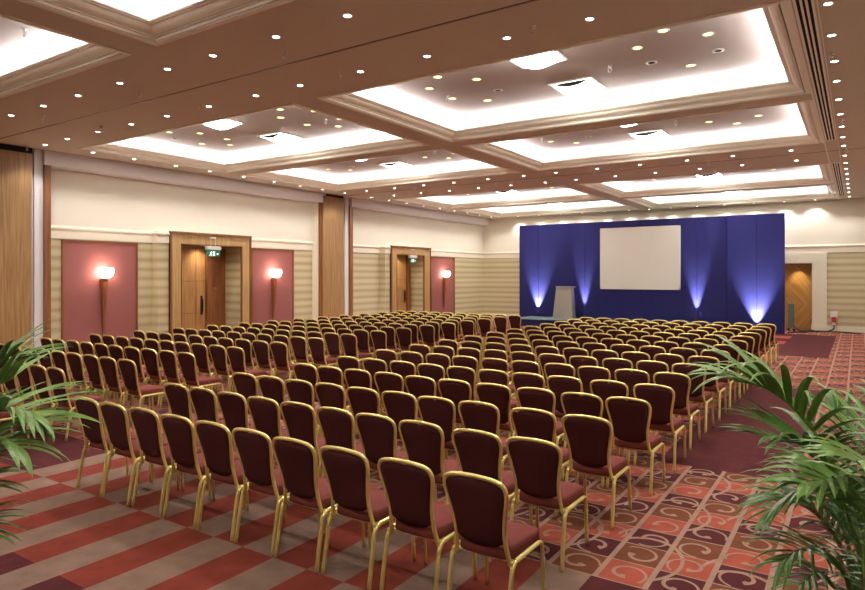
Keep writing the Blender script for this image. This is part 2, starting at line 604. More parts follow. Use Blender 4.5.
struct(MB().box(XL, XL + .025, 12.66, 15.5, 0, .18).box(XL, XL + .025, 7.2, 9.7, 0, .18).box(XL, XL + .025, 17.2, 19.1, 0, .18).box(XL, XL + .025, 22.2, YB, 0, .18).build('baseboard_left', 'cornice'))

# partition tracks across the soffit
for n, ty in enumerate((5.88, 16.57)):
    struct(MB().box(XL, XR, ty - .02, ty - .008, ZC - .004, ZC + .01).box(XL, XR, ty + .008, ty + .014, ZC - .004, ZC + .01).build('trim_%d' % (31 + n), 'dark'), 'dark groove of the folding wall track')
    struct(MB().box(XL, XR, ty - .008, ty + .008, ZC - .004, ZC + .01).build('trim_%d' % (33 + n), 'alu'), 'metal folding wall track')
# bead beside the slot diffusers
struct(MB().box(-.585, -.56, YF, 26.9, ZC - .012, ZC).box(-.345, -.335, YF, 26.9, ZC - .008, ZC).build('trim_35', 'mould'))


# ------------------------------------------------------------------ doorways
def doorway(outer, inner, n, lab, lf):
    o0, o1 = outer
    i0, i1 = inner
    FX = BX + .05
    root = bpy.data.objects.new('door_%d' % n, None)
    C.objects.link(root)
    struct(root, lab)
    mb = MB()
    mb.box(BX, FX, o0, i0, 0, 3.15).box(BX, FX, i1, o1, 0, 3.15).box(BX, FX, i0, i1, 2.855, 3.15)
    mb.build('door_frame', 'oak_frame', root)
    mb = MB()
    t = .05
    mb.box(BX, FX + .03, o0 - .0, o0 + t, 0, 3.15).box(BX, FX + .03, o1 - t, o1, 0, 3.15).box(BX, FX + .045, o0, o1, 3.15 - t, 3.165)
    mb.box(BX - .05, FX + .015, i0, i0 + .02, 0, 2.855).box(BX - .0, FX + .015, i1 - .02, i1, 0, 2.855).box(BX - .05, FX + .015, i0, i1, 2.835, 2.857)
    mb.build('frame_edge', 'oak_dark', root)
    WX = XL - .47
    w_ = i1 - i0
    d0, d1 = i0 + .02, i0 + w_ * lf
    dl = MB().box(WX, WX + .05, d0, d1, 0, 2.8).build('door_leaf', 'door', root)
    mb = MB()
    for z in (.95, 1.85):
        mb.box(WX + .05, WX + .054, d0, d1, z, z + .012)
    mb.box(WX + .05, WX + .054, d0 + .95, d0 + .962, 0, 2.8)
    mb.build('panel_joint', 'oak_dark', dl)
    MB().tube([(WX + .05, d1 - .12, .98), (WX + .11, d1 - .12, 1.0), (WX + .11, d1 - .12, 1.34), (WX + .05, d1 - .12, 1.36)], .016).box(WX + .05, WX + .058, d1 - .155, d1 - .085, .9, 1.44).build('door_handle', 'plastic', dl)
    MB().box(WX, WX + .14, d1, d1 + w_ * .10, 0, 2.85).build('door_post', 'oak_dark', root)
    if i1 - d1 - w_ * .1 > .2:
        MB().box(WX, WX + .03, d1 + w_ * .10, i1, 0, 2.8).build('door_leaf', 'oak_dark', root)  # darker oak paints in the shade on this second leaf
        MB().box(WX + .03, WX + .036, d1 + w_ * .15, d1 + w_ * .2, 1.62, 1.67).build('door_plate', 'alu', root)
    return root


doorway(D1, I1, 1, 'oak framed recessed doorway nearer the camera', .64)
doorway(D2, I2, 2, 'oak framed recessed doorway farther from the camera', .85)


# ------------------------------------------------------------------ exit signs
def exit_sign(y, label):
    t = thing('exit_sign', label, 'sign', (BX + .05, y, 0), group='green exit signs over the doorways')
    MB().lathe([(0, 0), (.075, 0), (.075, .02), (.05, .035), (0, .035)], 14).build('ceiling_rose', 'white', t, loc=(.16, 0, 3.02))
    MB().tube([(.0, 0, 3.035), (.16, 0, 3.035)], .012).build('bracket_arm', 'white', t)
    for dy in (-.07, .07):
        MB().tube([(.16, dy, 3.04), (.16, dy, 2.82)], .006).build('hanging_rod', 'white', t)
    MB().box(.11, .21, -.23, .23, 2.71, 2.81).build('lamp_housing', 'white', t, bevel=.01)
    p = MB().box(.152, .168, -.21, .21, 2.53, 2.70).build('sign_panel', 'exit_green', t)
    # running figure, door and arrow
    mb = MB()
    X = .17
    mb.prism([(X, y_, z_) for y_, z_ in ((-.015, 2.55), (.05, 2.55), (.05, 2.67), (-.015, 2.67))], (.003, 0, 0))
    fig = [((-.075, 2.655), .013), ]
    mb.lathe([(0, -.013), (.013, 0), (0, .013)], 8, (X + .002, -.07, 2.665))
    for a, b, wd in (((-.07, 2.65), (-.085, 2.60), .012), ((-.085, 2.60), (-.06, 2.57), .008), ((-.06, 2.57), (-.055, 2.535), .007),
                     ((-.085, 2.60), (-.11, 2.565), .008), ((-.11, 2.565), (-.14, 2.56), .007), ((-.072, 2.645), (-.035, 2.63), .006), ((-.074, 2.64), (-.115, 2.625), .006)):
        dy, dz = b[0] - a[0], b[1] - a[1]
        L = math.hypot(dy, dz)
        ny, nz = -dz / L * wd, dy / L * wd
        mb.prism([(X, a[0] + ny, a[1] + nz), (X, b[0] + ny, b[1] + nz), (X, b[0] - ny, b[1] - nz), (X, a[0] - ny, a[1] - nz)], (.003, 0, 0))
    for pts in ([(.10, 2.615), (.10, 2.59), (.135, 2.59), (.135, 2.615)], [(.135, 2.64), (.17, 2.60), (.135, 2.565)]):
        mb.prism([(X, a, b) for a, b in pts], (.003, 0, 0))
    mb.build('pictogram', 'exit_white', p)


exit_sign(11.22, 'green running figure exit sign over the nearer oak doorway')
exit_sign(20.62, 'green running figure exit sign over the farther oak doorway')


# ------------------------------------------------------------------ wall panels, sconces, partition doors
def wall_panel(y0, y1, label):
    t = thing('wall_panel', label, 'wall panel', (XL, 0, 0), group='rose fabric wall panels')
    MB().box(0, .012, y0 + .03, y1 - .03, .0, 2.80).build('fabric_field', 'pink', t)
    MB().box(0, .045, y0, y0 + .04, 0, 2.83).box(0, .045, y1 - .04, y1, 0, 2.83).box(0, .045, y0, y1, 2.80, 2.83).build('panel_frame', 'oak_dark', t)


wall_panel(7.45, 9.29, 'tall rose fabric wall panel left of the nearer doorway')
wall_panel(12.92, 14.63, 'tall rose fabric wall panel right of the nearer doorway')
wall_panel(22.56, 24.46, 'tall rose fabric wall panel right of the farther doorway')


def sconce(y, label):
    t = thing('wall_sconce', label, 'wall lamp', (XL + .02, y, 0), group='torch sconces on the rose panels')
    mb = MB()
    # long tapering torch stalk
    pts = []
    a = [(.02, -.015, .62), (.02, .015, .62), (.05, .012, .62), (.05, -.012, .62)]
    b = [(.02, -.075, 1.93), (.02, .075, 1.93), (.15, .06, 1.93), (.15, -.06, 1.93)]
    va = [mb.bm.verts.new(p) for p in a]
    vb = [mb.bm.verts.new(p) for p in b]
    mb.bm.faces.new(va)
    mb.bm.faces.new(vb)
    for k in range(4):
        mb.bm.faces.new((va[k], va[(k + 1) % 4], vb[(k + 1) % 4], vb[k]))
    mb.build('torch_stalk', 'oak_dark', t)
    MB().lathe([(0, 1.88), (.07, 1.885), (.085, 1.94), (.085, 1.955), (0, 1.955)], 16, (.10, 0, 0)).build('lamp_cup', 'alu', t, smooth=True)
    MB().lathe([(0, 1.955), (.09, 1.96), (.15, 2.02), (.175, 2.10), (.165, 2.17), (.15, 2.20), (0, 2.20)], 20, (.16, 0, 0)).build('glass_bowl', 'sconce_glass', t, smooth=True)


sconce(8.39, 'lit torch sconce on the rose panel nearest the camera')
sconce(13.74, 'lit torch sconce on the rose panel between nearer doorway and pocket')
sconce(23.54, 'lit torch sconce on the farthest rose panel')

t = thing('partition_door', 'full-height oak partition pocket door at the left edge', 'partition', (-14.75, 0, 0), group='full-height oak pocket doors')
MB().box(-.06, 0, 4.3, 6.67, .02, 4.62).build('door_leaf', 'oak', t)
MB().box(-.1, -.04, 4.3, 6.70, 4.62, 4.749).build('head_gap', 'dark', t)
t = thing('partition_door', 'full-height oak partition pocket door between the two doorways', 'partition', (-14.75, 0, 0), group='full-height oak pocket doors')
MB().box(-.06, 0, 15.64, 16.68, .02, 4.66).build('door_leaf', 'oak', t)
MB().box(-.1, -.04, 15.64, 16.70, 4.66, 4.749).build('head_gap', 'dark', t)

# ------------------------------------------------------------------ stage set
t = thing('stage_backdrop', 'long deep blue cloth backdrop wall with four lit pools', 'backdrop', (0, 25.1, 0))
for nm, x0, x1, yy in (('backdrop_panel', -12.18, -11.29, 0), ('backdrop_panel', -11.28, -9.25, 0), ('backdrop_panel', -9.24, -6.96, 0), ('backdrop_panel', -6.95, -4.96, 0),
                       ('backdrop_panel', -4.95, -3.94, 0), ('backdrop_panel', -3.92, -2.965, -.07), ('backdrop_panel', -2.955, -2.10, -.07)):
    MB().box(x0, x1, yy, yy + .09, 0, 4.17).build(nm, 'blue', t)
MB().box(-12.18, -2.12, .09, .14, 0, 4.1).build('backing_frame', 'dark', t)
t = thing('projection_screen', 'blank pale projection screen hung on the blue backdrop', 'screen', (0, 25.06, 0))
MB().box(-8.55, -5.58, 0, .02, 1.53, 3.85).build('screen_surface', 'screen', t)
MB().box(-8.60, -8.54, -.015, .03, 1.48, 3.90).box(-5.59, -5.53, -.015, .03, 1.48, 3.90).box(-8.6, -5.53, -.015, .03, 3.84, 3.90).box(-8.6, -5.53, -.015, .03, 1.48, 1.54).build('screen_frame', 'screen', t)
t = thing('stage_platform', 'low grey-green stage platform before the blue backdrop', 'stage', (0, 0, 0))
MB().box(-11.6, -4.3, 23.3, 24.98, .27, .30).build('stage_deck', 'stage', t)
MB().box(-11.56, -4.34, 23.34, 24.96, 0, .27).build('stage_skirt', 'blue_dark', t)
t = thing('lectern', 'silver grey tapered lectern standing on the stage', 'lectern', (-9.8, 24.35, .30))
mb = MB()
lo = [(-.42, -.26, .03), (.42, -.26, .03), (.36, .26, .03), (-.36, .26, .03)]
hi = [(-.33, -.12, 1.24), (.33, -.12, 1.24), (.29, .22, 1.24), (-.29, .22, 1.24)]
va = [mb.bm.verts.new(p) for p in lo]
vb = [mb.bm.verts.new(p) for p in hi]
mb.bm.faces.new(va)
mb.bm.faces.new(vb)
for k in range(4):
    mb.bm.faces.new((va[k], va[(k + 1) % 4], vb[(k + 1) % 4], vb[k]))
mb.build('lectern_body', 'lectern', t, bevel=.012)
MB().box(-.35, .35, -.15, .27, 1.24, 1.285).build('lectern_top', 'lectern', t, bevel=.01)
MB().box(-.45, .45, -.29, .29, 0, .03).build('lectern_base', 'lectern', t)


def uplight(x, y, z, label, watts, size, blend, col, lean, top=None):
    t = thing('uplight', label, 'stage light', (x, y, z), group='floor uplights washing the blue backdrop')
    MB().lathe([(0, 0), (.06, 0), (.06, .012), (.02, .014), (.02, .03), (.05, .035), (.055, .12), (.048, .12), (.04, .09), (0, .09)], 16).build('lamp_can', 'plastic', t, smooth=False)
    MB().lathe([(0, .095), (.04, .095), (.04, .10), (0, .10)], 14).build('lamp_lens', 'lens', t)
    ld = bpy.data.lights.new('uplight_beam', 'SPOT')
    ld.energy = watts
    ld.spot_size = math.radians(size)
    ld.spot_blend = blend
    ld.shadow_soft_size = .02
    ld.color = col
    o = bpy.data.objects.new('uplight_beam', ld)
    C.objects.link(o)
    o.parent = t
    o.location = (0, 0, .13)
    o.rotation_euler = (PI - math.radians(lean), 0, 0)


VC = (.8, .8, 1.0)
uplight(-11.29, 24.97, .30, 'small uplight at the left end of the stage by the backdrop', UP_W, 50, .9, VC, 4)
uplight(-9.25, 24.97, .30, 'small uplight just right of the grey lectern', UP_W * .8, 30, .9, VC, 3)
uplight(-4.96, 24.97, .30, 'small uplight right of the projection screen', UP_W * .9, 34, .9, VC, 3)
uplight(-2.96, 24.88, .0, 'floor uplight before the right wing of the backdrop', UP_W * 1.1, 60, .9, VC, 3.5)

t = thing('recessed_downlight', 'warm downlight in the head of the far alcove', 'ceiling light', (-1.85, YB + .12, 2.47))
MB().lathe([(.03, -.001), (.05, -.001), (.05, -.006), (.03, -.008)], 14).build('trim_ring', 'white', t)
MB().lathe([(0, -.003), (.03, -.003), (.03, -.001), (0, -.001)], 12).build('lamp_lens', 'lens_warm', t)
ld = bpy.data.lights.new('alcove_lamp', 'SPOT')
ld.energy = 40
ld.spot_size = math.radians(95)
ld.spot_blend = .8
ld.color = (1, .85, .6)
ld.shadow_soft_size = .03
lo = bpy.data.objects.new('alcove_lamp', ld)
C.objects.link(lo)
lo.parent = t
lo.location = (0, 0, -.02)
for yy, lab in (((I1[0] + I1[1]) / 2, 'small downlight in the head of the nearer doorway recess'), ((I2[0] + I2[1]) / 2, 'small downlight in the head of the farther doorway recess')):
    t = thing('recessed_downlight', lab, 'ceiling light', (XL - .2, yy, 2.855))
    MB().lathe([(.03, -.001), (.05, -.001), (.05, -.006), (.03, -.008)], 14).build('trim_ring', 'white', t)
    MB().lathe([(0, -.003), (.03, -.003), (.03, -.001), (0, -.001)], 12).build('lamp_lens', 'lens_warm', t)
    ld = bpy.data.lights.new('recess_lamp', 'SPOT')
    ld.energy = 45
    ld.spot_size = math.radians(150)
    ld.spot_blend = 1
    ld.color = (1, .85, .66)
    ld.shadow_soft_size = .15
    lo = bpy.data.objects.new('recess_lamp', ld)
    C.objects.link(lo)
    lo.parent = t
    lo.location = (0, 0, -.02)

# odds and ends at the far wall
t = thing('folded_trolley', 'grey-green metal trolley standing in the alcove', 'trolley', (-1.98, 26.6, 0))
MB().box(-.14, .06, -.03, .03, .12, 1.0).build('trolley_panel', 'grey', t, bevel=.01)
MB().tube([(-.12, 0, .05), (-.12, 0, 1.05), (.05, 0, 1.05), (.05, 0, .05)], .018).build('trolley_frame', 'alu', t)
for dx in (-.12, .05):
    MB().tube([(dx, -.03, .05), (dx, .03, .05)], .05, 12).build('wheel', 'plastic', t)
t = thing('power_outlet', 'white and red power connector on the far wall skirting', 'socket', (-.72, YB - .01, 0))
MB().box(-.11, .11, -.1, 0, .50, .72).build('socket_box', 'white', t, bevel=.01)
MB().tube([(0, -.09, .52), (0, -.13, .34)], .07, 12).build('plug_body', 'socket_red', t)
MB().tube([(0, -.13, .34), (0, -.14, .24)], .045, 12).build('plug_collar', 'white', t)
t = thing('power_outlet', 'white socket box on the far wall left of the backdrop', 'socket', (-12.75, YB - .01, 0))
MB().box(-.12, .12, -.09, 0, .50, .80).build('socket_box', 'white', t, bevel=.01)
MB().tube([(.0, -.05, .5), (0, -.08, .3)], .05, 10).build('plug_body', 'white', t)


def cable(pts, label, r=.022):
    o = MB().tube(smooth_path(pts, 8), r, 6).build('floor_cable', 'plastic', smooth=True)
    tag(o, label, 'cable', 'black cables along the far wall')


cable([(-2.02, 25.35, .025), (-1.9, 25.9, .03), (-1.5, 26.3, .03), (-1.25, 26.8, .025), (-.9, 26.9, .025), (-.72, 27.0, .12), (-.72, 27.04, .24)], 'black cable rising to the red power connector')
cable([(-2.0, 25.6, .03), (-1.6, 25.95, .03), (-1.3, 26.45, .03), (-.6, 26.75, .03), (-.1, 26.5, .03), (.05, 26.3, .03)], 'black cable trailing right along the far carpet')
cable([(-1.95, 26.35, .24), (-1.8, 26.2, .1), (-1.62, 26.5, .03), (-1.35, 27.0, .03)], 'short black cable looping from the grey trolley')


# ------------------------------------------------------------------ ceiling lights
def soft_spot(parent, watts, size, col, z, rad=.04):
    ld = bpy.data.lights.new('lamp', 'SPOT')
    ld.energy = watts
    ld.spot_size = math.radians(size)
    ld.spot_blend = .6
    ld.shadow_soft_size = rad
    ld.color = col
    o = bpy.data.objects.new('lamp', ld)
    C.objects.link(o)
    o.parent = parent
    o.location = (0, 0, z)
    return o


dl0 = thing('recessed_downlight', 'x', 'ceiling light', (0, 0, ZC))
MB().lathe([(.040, -.001), (.056, -.001), (.056, -.005), (.045, -.007), (.038, -.004), (.038, -.001)], 20).build('trim_ring', 'white', dl0, smooth=True)
MB().lathe([(0, -.003), (.038, -.003), (.038, -.0015), (0, -.0015)], 16).build('lamp_lens', 'lens', dl0)
soft_spot(dl0, DOWN_W, 116, (1, .97, .92), -.02)
used = [False]


def downlight(x, y, label, group):
    o = dl0 if not used[0] else dup(dl0, (0, 0, 0))
    used[0] = True
    o.location = (x, y, ZC)
    tag(o, label, 'ceiling light', group)


XROW = [-13.2, -12.07, -10.96, -9.89, -8.76, -7.64, -6.70, -5.57, -4.49, -3.38, -2.39, -1.22]
rows = [(.44, XROW[1::2], 'added unseen row near the photographer'), (5.13, XROW, 'row on the camera side of near track'), (6.63, XROW, 'row just beyond the near track'),  # first row is out of view, added to brighten the foreground
        (16.01, XROW, 'row on the camera side of far track'), (17.47, XROW, 'row just beyond the far track'),
        (26.85, [-13.1, -12.04, -11.02, -10.0, -9.0, -7.99, -7.15, -6.3, -5.3, -4.3, -3.27, -2.27, -1.29], 'row along the far wall')]
for y, xr, ph in rows:
    for i, x in enumerate(xr):
        downlight(x, y, 'round downlight, %s from left, %s' % (FIRST[i], ph), 'downlights ' + ph)
for i, y in enumerate([6.67, 7.68, 8.65, 9.75, 10.76, 11.88, 12.98, 14.03, 15.0, 16.07, 17.47, 18.49, 19.56, 20.71, 21.85, 23.0, 24.07, 25.18, 26.26]):
    downlight(-14.18, y, 'round recessed downlight, %s from the camera along the left fascia' % ORD[i], 'downlights along the left fascia')
for i, y in enumerate([.4, 2.4, 4.5, 6.6, 7.59, 8.61, 9.67, 10.67, 11.8, 12.88, 13.97, 15.03, 16.03, 17.35, 18.5, 19.51, 20.5, 21.6, 22.75, 23.84, 25.05, 26.4]):
    downlight(-.25, y, 'round recessed downlight, %s from the camera in the right-hand line' % ORD[i], 'downlights in the right-hand line')

# coffer fittings: two clusters of six spots, two bowed luminaires
sp0 = thing('coffer_spotlight', 'x', 'ceiling light', (0, 0, ZU))
MB().lathe([(.06, -.001), (.08, -.001), (.08, -.008), (.062, -.010), (.058, -.001)], 18).build('trim_ring', 'white', sp0, smooth=True)
MB().lathe([(0, -.004), (.058, -.004), (.058, -.002), (0, -.002)], 16).build('lamp_lens', 'lens_warm', sp0)
sd0 = thing('coffer_spotlight', 'x', 'ceiling light', (0, 0, ZU))
MB().lathe([(.05, -.001), (.08, -.001), (.08, -.010), (.05, -.014)], 18).build('trim_ring', 'white', sd0, smooth=True)
MB().lathe([(0, -.003), (.055, -.003), (.055, -.001), (0, -.001)], 16).build('lamp_lens', 'dark', sd0)
lm0 = thing('ceiling_luminaire', 'x', 'ceiling light', (0, 0, ZU))
MB().box(-.37, .37, -.37, -.33, -.015, -.001).box(-.37, .37, .33, .37, -.015, -.001).box(-.37, -.33, -.33, .33, -.015, -.001).box(.33, .37, -.33, .33, -.015, -.001).build('square_frame', 'white', lm0)
mb = MB()
K = 12
ylev = [(-.27, .055), (-.18, .085), (-.05, .12), (.08, .13), (.2, .10), (.28, .05), (.32, .012)]
rws = []
for yy, dz in ylev:
    rws.append([mb.bm.verts.new((-.32 + .64 * k / K, yy, -.010 - dz * math.sin(PI * k / K) ** .8)) for k in range(K + 1)])
for a, b in zip(rws, rws[1:]):
    for k in range(K):
        mb.bm.faces.new((a[k], a[k + 1], b[k + 1], b[k]))
mb.build('bowed_diffuser', 'lamp_white', lm0, smooth=False)
mb = MB()
mb.prism([(-.3 + .6 * k / K, -.285, -.008 - .075 * math.sin(PI * k / K) ** .8) for k in range(K + 1)], (0, .012, 0))
for k in range(1, 8):
    x = -.28 + .07 * k
    mb.box(x - .012, x + .012, -.292, -.285, -.036, -.02)
mb.build('end_grille', 'plastic', lm0)
use = {'sp': False, 'sd': False, 'lm': False}


def inst(key, proto, loc, label, cat, group):
    o = proto if not use[key] else dup(proto, loc)
    use[key] = True
    o.location = loc
    tag(o, label, cat, group)


RING = [(-.45, -.36), (.45, -.36), (-.45, .36), (.45, .36), (0, -.80), (0, .81)]
RN = ['near left', 'near right', 'far left', 'far right', 'nearest', 'farthest']
CN = {(0, 1): 'left coffer before the near track', (1, 1): 'right coffer before the near track', (0, 2): 'left coffer just beyond the near track', (1, 2): 'right coffer just beyond the near track',
      (0, 3): 'left coffer before the far track', (1, 3): 'right coffer before the far track', (0, 4): 'left coffer just beyond the far track', (1, 4): 'right coffer just beyond the far track',
      (0, 5): 'left coffer nearest the stage wall', (1, 5): 'right coffer nearest the stage wall'}
dark = {(1, 2, 0, 3), (1, 2, 1, 2), (1, 2, 1, 3), (0, 2, 0, 0), (1, 3, 0, 3), (0, 3, 0, 3)}
spot_lamps = []
for (ci, cj), nm in CN.items():
    x0, x1 = CX[ci]
    y0, y1 = CY[cj]
    cx, cy = (x0 + x1) / 2, (y0 + y1) / 2
    vis = cj >= 2
    for side, sx in ((0, -1.71), (1, 1.71)):
        for q, (dx, dy) in enumerate(RING):
            lab = '%s spot of the %s cluster, %s' % (RN[q], ('left', 'right')[side], nm)
            loc = (cx + sx + dx, cy + dy, ZU)
            if not vis:
                continue
            if (ci, cj, side, q) in dark:
                inst('sd', sd0, loc, 'unlit ' + lab, 'ceiling light', 'small spots in the ceiling coffers')
            else:
                inst('sp', sp0, loc, 'lit ' + lab, 'ceiling light', 'small spots in the ceiling coffers')
                if q in (0, 3, 4, 5):
                    pass
    if vis:
        for k, dy in ((0, -.80), (1, .86)):
            inst('lm', lm0, (cx - .06, cy + dy, ZU), 'square luminaire with bowed white diffuser, %s of two, %s' % (('nearer', 'farther')[k], nm), 'ceiling light', 'bowed luminaires in the coffers')

# linear slot air diffusers
for n, (ya, yb, lab) in enumerate(((1.0, 15.2, 'long three-slot air grille in the ceiling before the far track'), (18.35, 26.1, 'three-slot air grille in the ceiling beyond the far track'))):
    t = thing('linear_air_grille', lab, 'air vent', (-.455, 0, ZC), group='linear air grilles')
    MB().box(-.09, .09, ya - .03, ya, -.009, -.001).box(-.09, .09, yb, yb + .03, -.009, -.001).box(-.09, -.065, ya, yb, -.009, -.001).box(.065, .09, ya, yb, -.009, -.001).box(-.034, -.012, ya, yb, -.009, -.001).box(.012, .034, ya, yb, -.009, -.001).build('grille_frame', 'mould', t)
    for x in (-.05, 0, .05):
        MB().box(x - .014, x + .014, ya, yb, -.004, -.001).build('air_slot', 'slot', t)

# chrome fittings hanging from the ceiling
ft0 = thing('ceiling_fitting', 'x', 'ceiling fitting', (0, 0, ZC))
MB().lathe([(0, -.001), (.03, -.001), (.03, -.010), (.012, -.016), (.012, -.03), (0, -.03)], 12).build('mounting_cup', 'chrome', ft0, smooth=True)
mb = MB()
ringpts = [(.028 * math.cos(a), 0, -.058 + .028 * math.sin(a)) for a in [2 * PI * k / 14 for k in range(15)]]
mb.tube(ringpts, .008, 6)
mb.build('hanging_ring', 'chrome', ft0, smooth=True)
MB().lathe([(0, -.088), (.022, -.09), (.022, -.098), (0, -.10)], 10).build('lower_disc', 'chrome', ft0)


def ray_to(x, y, z):
    u = (x - 432.5) / F_PX
    t_ = F_PX * (2.0 - z) / (y - HOR)
    a = YAW
    return (t_ * (-math.sin(a) + u * math.cos(a)), t_ * (math.cos(a) + u * math.sin(a)))


fit = []
for x, y, z in ((283.7, 50, ZC), (140.5, 90, ZC), (43.4, 116, ZC), (200, 104, ZC), (101, 126.5, ZC), (27, 146, ZC), (340.4, 72, ZC), (533.5, 25.4, ZC), (594.5, 171.5, ZC),
                (708, 162, ZC), (715, 168, ZC), (832, 53, ZC), (843.5, 118, ZC), (846.6, 148, ZC), (24.6, 29, ZU), (325.8, 119, ZU), (448, 96, ZU), (435, 151, ZU), (542, 138, ZU),
                (610, 66, ZU), (676, 120.5, ZU), (496, 182, ZC), (415, 187, ZC), (432, 190, ZC), (154, 163, ZC), (512, 181, ZC), (272.8, 181, ZC), (847.5, 172, ZC)):
    X, Y = ray_to(x, y, z)
    fit.append((X, Y, z, x))


def zone(X, Y, z):
    if z > ZC:
        return 'inside the lit coffers'
    if X > -.5:
        return 'beside the right-hand downlights'
    if Y < 5.88:
        return 'on the soffit before the near track'
    if Y < 11:
        return 'on the soffit just beyond the near track'
    return 'on the soffit near the far track'


zc = {}
for k, (X, Y, z, px) in enumerate(sorted(fit, key=lambda q: q[3])):
    ph = zone(X, Y, z)
    i = zc.get(ph, 0)
    zc[ph] = i + 1
    o = ft0 if k == 0 else dup(ft0, (X, Y, z))
    o.location = (X, Y, z)
    tag(o, 'chrome ring fitting, %s from left of those %s' % (FIRST[i], ph), 'ceiling fitting', 'chrome ceiling fittings')


# ------------------------------------------------------------------ banquet chairs
def make_chair():
    t = thing('banquet_chair', 'x', 'chair')
    # seat cushion
    mb = MB()
    outl = []
    for k in range(28):
        a = 2 * PI * k / 28
        c, s_ = math.cos(a), math.sin(a)
        ex = 2.0 / 5.5
        x = math.copysign(abs(c) ** ex, c)
        y = math.copysign(abs(s_) ** ex, s_)
        outl.append((x * (.19 + .014 * y), .035 + y * .215))
    lev = [(.94, .385), (1.0, .392), (1.0, .435), (.985, .452), (.93, .463), (.6, .470), (0, .472)]
    rings = []
    for sc, z in lev:
        if sc == 0:
            rings.append([mb.bm.verts.new((0, .035, z))])
        else:
            rings.append([mb.bm.verts.new((x * sc, .035 + (y - .035) * sc, z - .012 * (1 if y > .2 and z > .44 else 0))) for x, y in outl])
    n = 28
    for a, b in zip(rings, rings[1:]):
        for k in range(n):
            if len(b) == 1:
                mb.bm.faces.new((a[k], a[(k + 1) % n], b[0]))
            else:
                mb.bm.faces.new((a[k], a[(k + 1) % n], b[(k + 1) % n], b[k]))
    mb.bm.faces.new(rings[0])
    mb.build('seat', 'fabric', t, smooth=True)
    # back frame: inverted U, wide at the shoulders, waisted above the seat
    half = [(.178, -.165, .365), (.170, -.18, .42), (.160, -.195, .50), (.163, -.212, .58), (.178, -.232, .67), (.194, -.25, .745), (.199, -.262, .795),
            (.190, -.272, .832), (.160, -.279, .856), (.10, -.283, .868), (.0, -.285, .873)]
    ctrl = half + [(-x, y, z) for x, y, z in reversed(half[:-1])]
    path = smooth_path(ctrl, 3)
    MB().tube(path, .0135, 8, flat=1.0).build('back_frame', 'gold', t, smooth=True)
    # upholstered back
    def yz(z):
        for (x0, y0, z0), (x1, y1, z1) in zip(half, half[1:]):
            if z0 <= z <= z1:
                f = (z - z0) / (z1 - z0)
                return x0 + (x1 - x0) * f, y0 + (y1 - y0) * f
        return half[-1][:2]
    NU, NV = 12, 14
    zb, zt = .462, .862
    for sgn in (1,):
        mb = MB()
        g = [[], []]
        for side in (0, 1):
            for j in range(NV + 1):
                f = j / NV
                z = zb + (zt - zb) * f
                hx, yy = yz(min(z, .871))
                hx -= .006
                if z < zb + .05:
                    q = (zb + .05 - z) / .05
                    hx = hx - .055 * (1 - math.sqrt(max(0, 1 - q * q)))
                if z > .80:
                    hx = min(hx, .195 * math.sqrt(max(0.04, 1 - ((z - .80) / .066) ** 2)) if z < .866 else .04)
                row = []
                for i in range(NU + 1):
                    uu = -1 + 2 * i / NU
                    e = (1 - abs(uu) ** 4) * (1 - abs(2 * f - 1) ** 6)
                    th = .006 + .017 * math.sqrt(max(0, e))
                    dz = -.014 * math.exp(-(uu * hx / .032) ** 2) if j == NV else 0
                    bz = 0.012 * (1 - uu * uu) * (1 if j == 0 else 0)
                    row.append(mb.bm.verts.new((uu * hx, yy + (th if side else -th), z + dz - bz)))
                g[side].append(row)
        for side in (0, 1):
            for j in range(NV):
                for i in range(NU):
                    mb.bm.faces.new((g[side][j][i], g[side][j][i + 1], g[side][j + 1][i + 1], g[side][j + 1][i]))
        for j in range(NV):
            for i in (0, NU):
                mb.bm.faces.new((g[0][j][i], g[1][j][i], g[1][j + 1][i], g[0][j + 1][i]))
        for i in range(NU):
            for j in (0, NV):
                mb.bm.faces.new((g[0][j][i], g[0][j][i + 1], g[1][j][i + 1], g[1][j][i]))
        mb.build('backrest', 'fabric_shaded', t, smooth=True)
    # side frames: each leg its own mesh, rails joined in the seat frame
    for sx in (-1, 1):
        x = .197 * sx
        rear = smooth_path([(x * 1.02, -.245, 0), (x * 1.01, -.222, .14), (x * 1.0, -.195, .29), (x, -.178, .355), (x, -.14, .385)], 3)
        front = smooth_path([(x, .165, .385), (x, .212, .37), (x, .228, .325), (x * 1.0, .238, .18), (x * 1.01, .25, 0)], 3)
        MB().tube(rear, .0145, 8, flat=1.0).build('leg', 'gold', t, smooth=True)
        MB().tube(front, .0135, 8, flat=.8).build('leg', 'gold', t, smooth=True)
    MB().tube([(.197, -.14, .385), (.197, .165, .385)], .0145, 8).tube([(-.197, -.14, .385), (-.197, .165, .385)], .0145, 8) \
        .tube([(-.19, -.13, .375), (.19, -.13, .375)], .011, 6).tube([(-.19, .17, .37), (.19, .17, .37)], .011, 6) \
        .box(.184, .200, -.185, -.155, .345, .39).box(-.200, -.184, -.185, -.155, .345, .39).build('seat_frame', 'gold', t, smooth=False)
    # linking studs on the front legs
    for sx in (-1, 1):
        for z, yy in ((.27, .231), (.12, .242)):
            MB().tube([(sx * .203, yy, z), (sx * .2135, yy, z)], .008, 6).build('linking_stud', 'chrome', t)
    return t


chair0 = make_chair()
cu = [False]
YO = .275            # chair origin sits this far in front of the top rail


def put_chair(x, y, label, group):
    o = chair0 if not cu[0] else dup(chair0, (x, y, 0))
    cu[0] = True
    o.location = (x + random.uniform(-.003, .003), y + random.uniform(-.012, .012), 0)
    o.rotation_euler = (0, 0, math.radians(random.uniform(-.5, .5)))
    tag(o, label, 'chair', group)


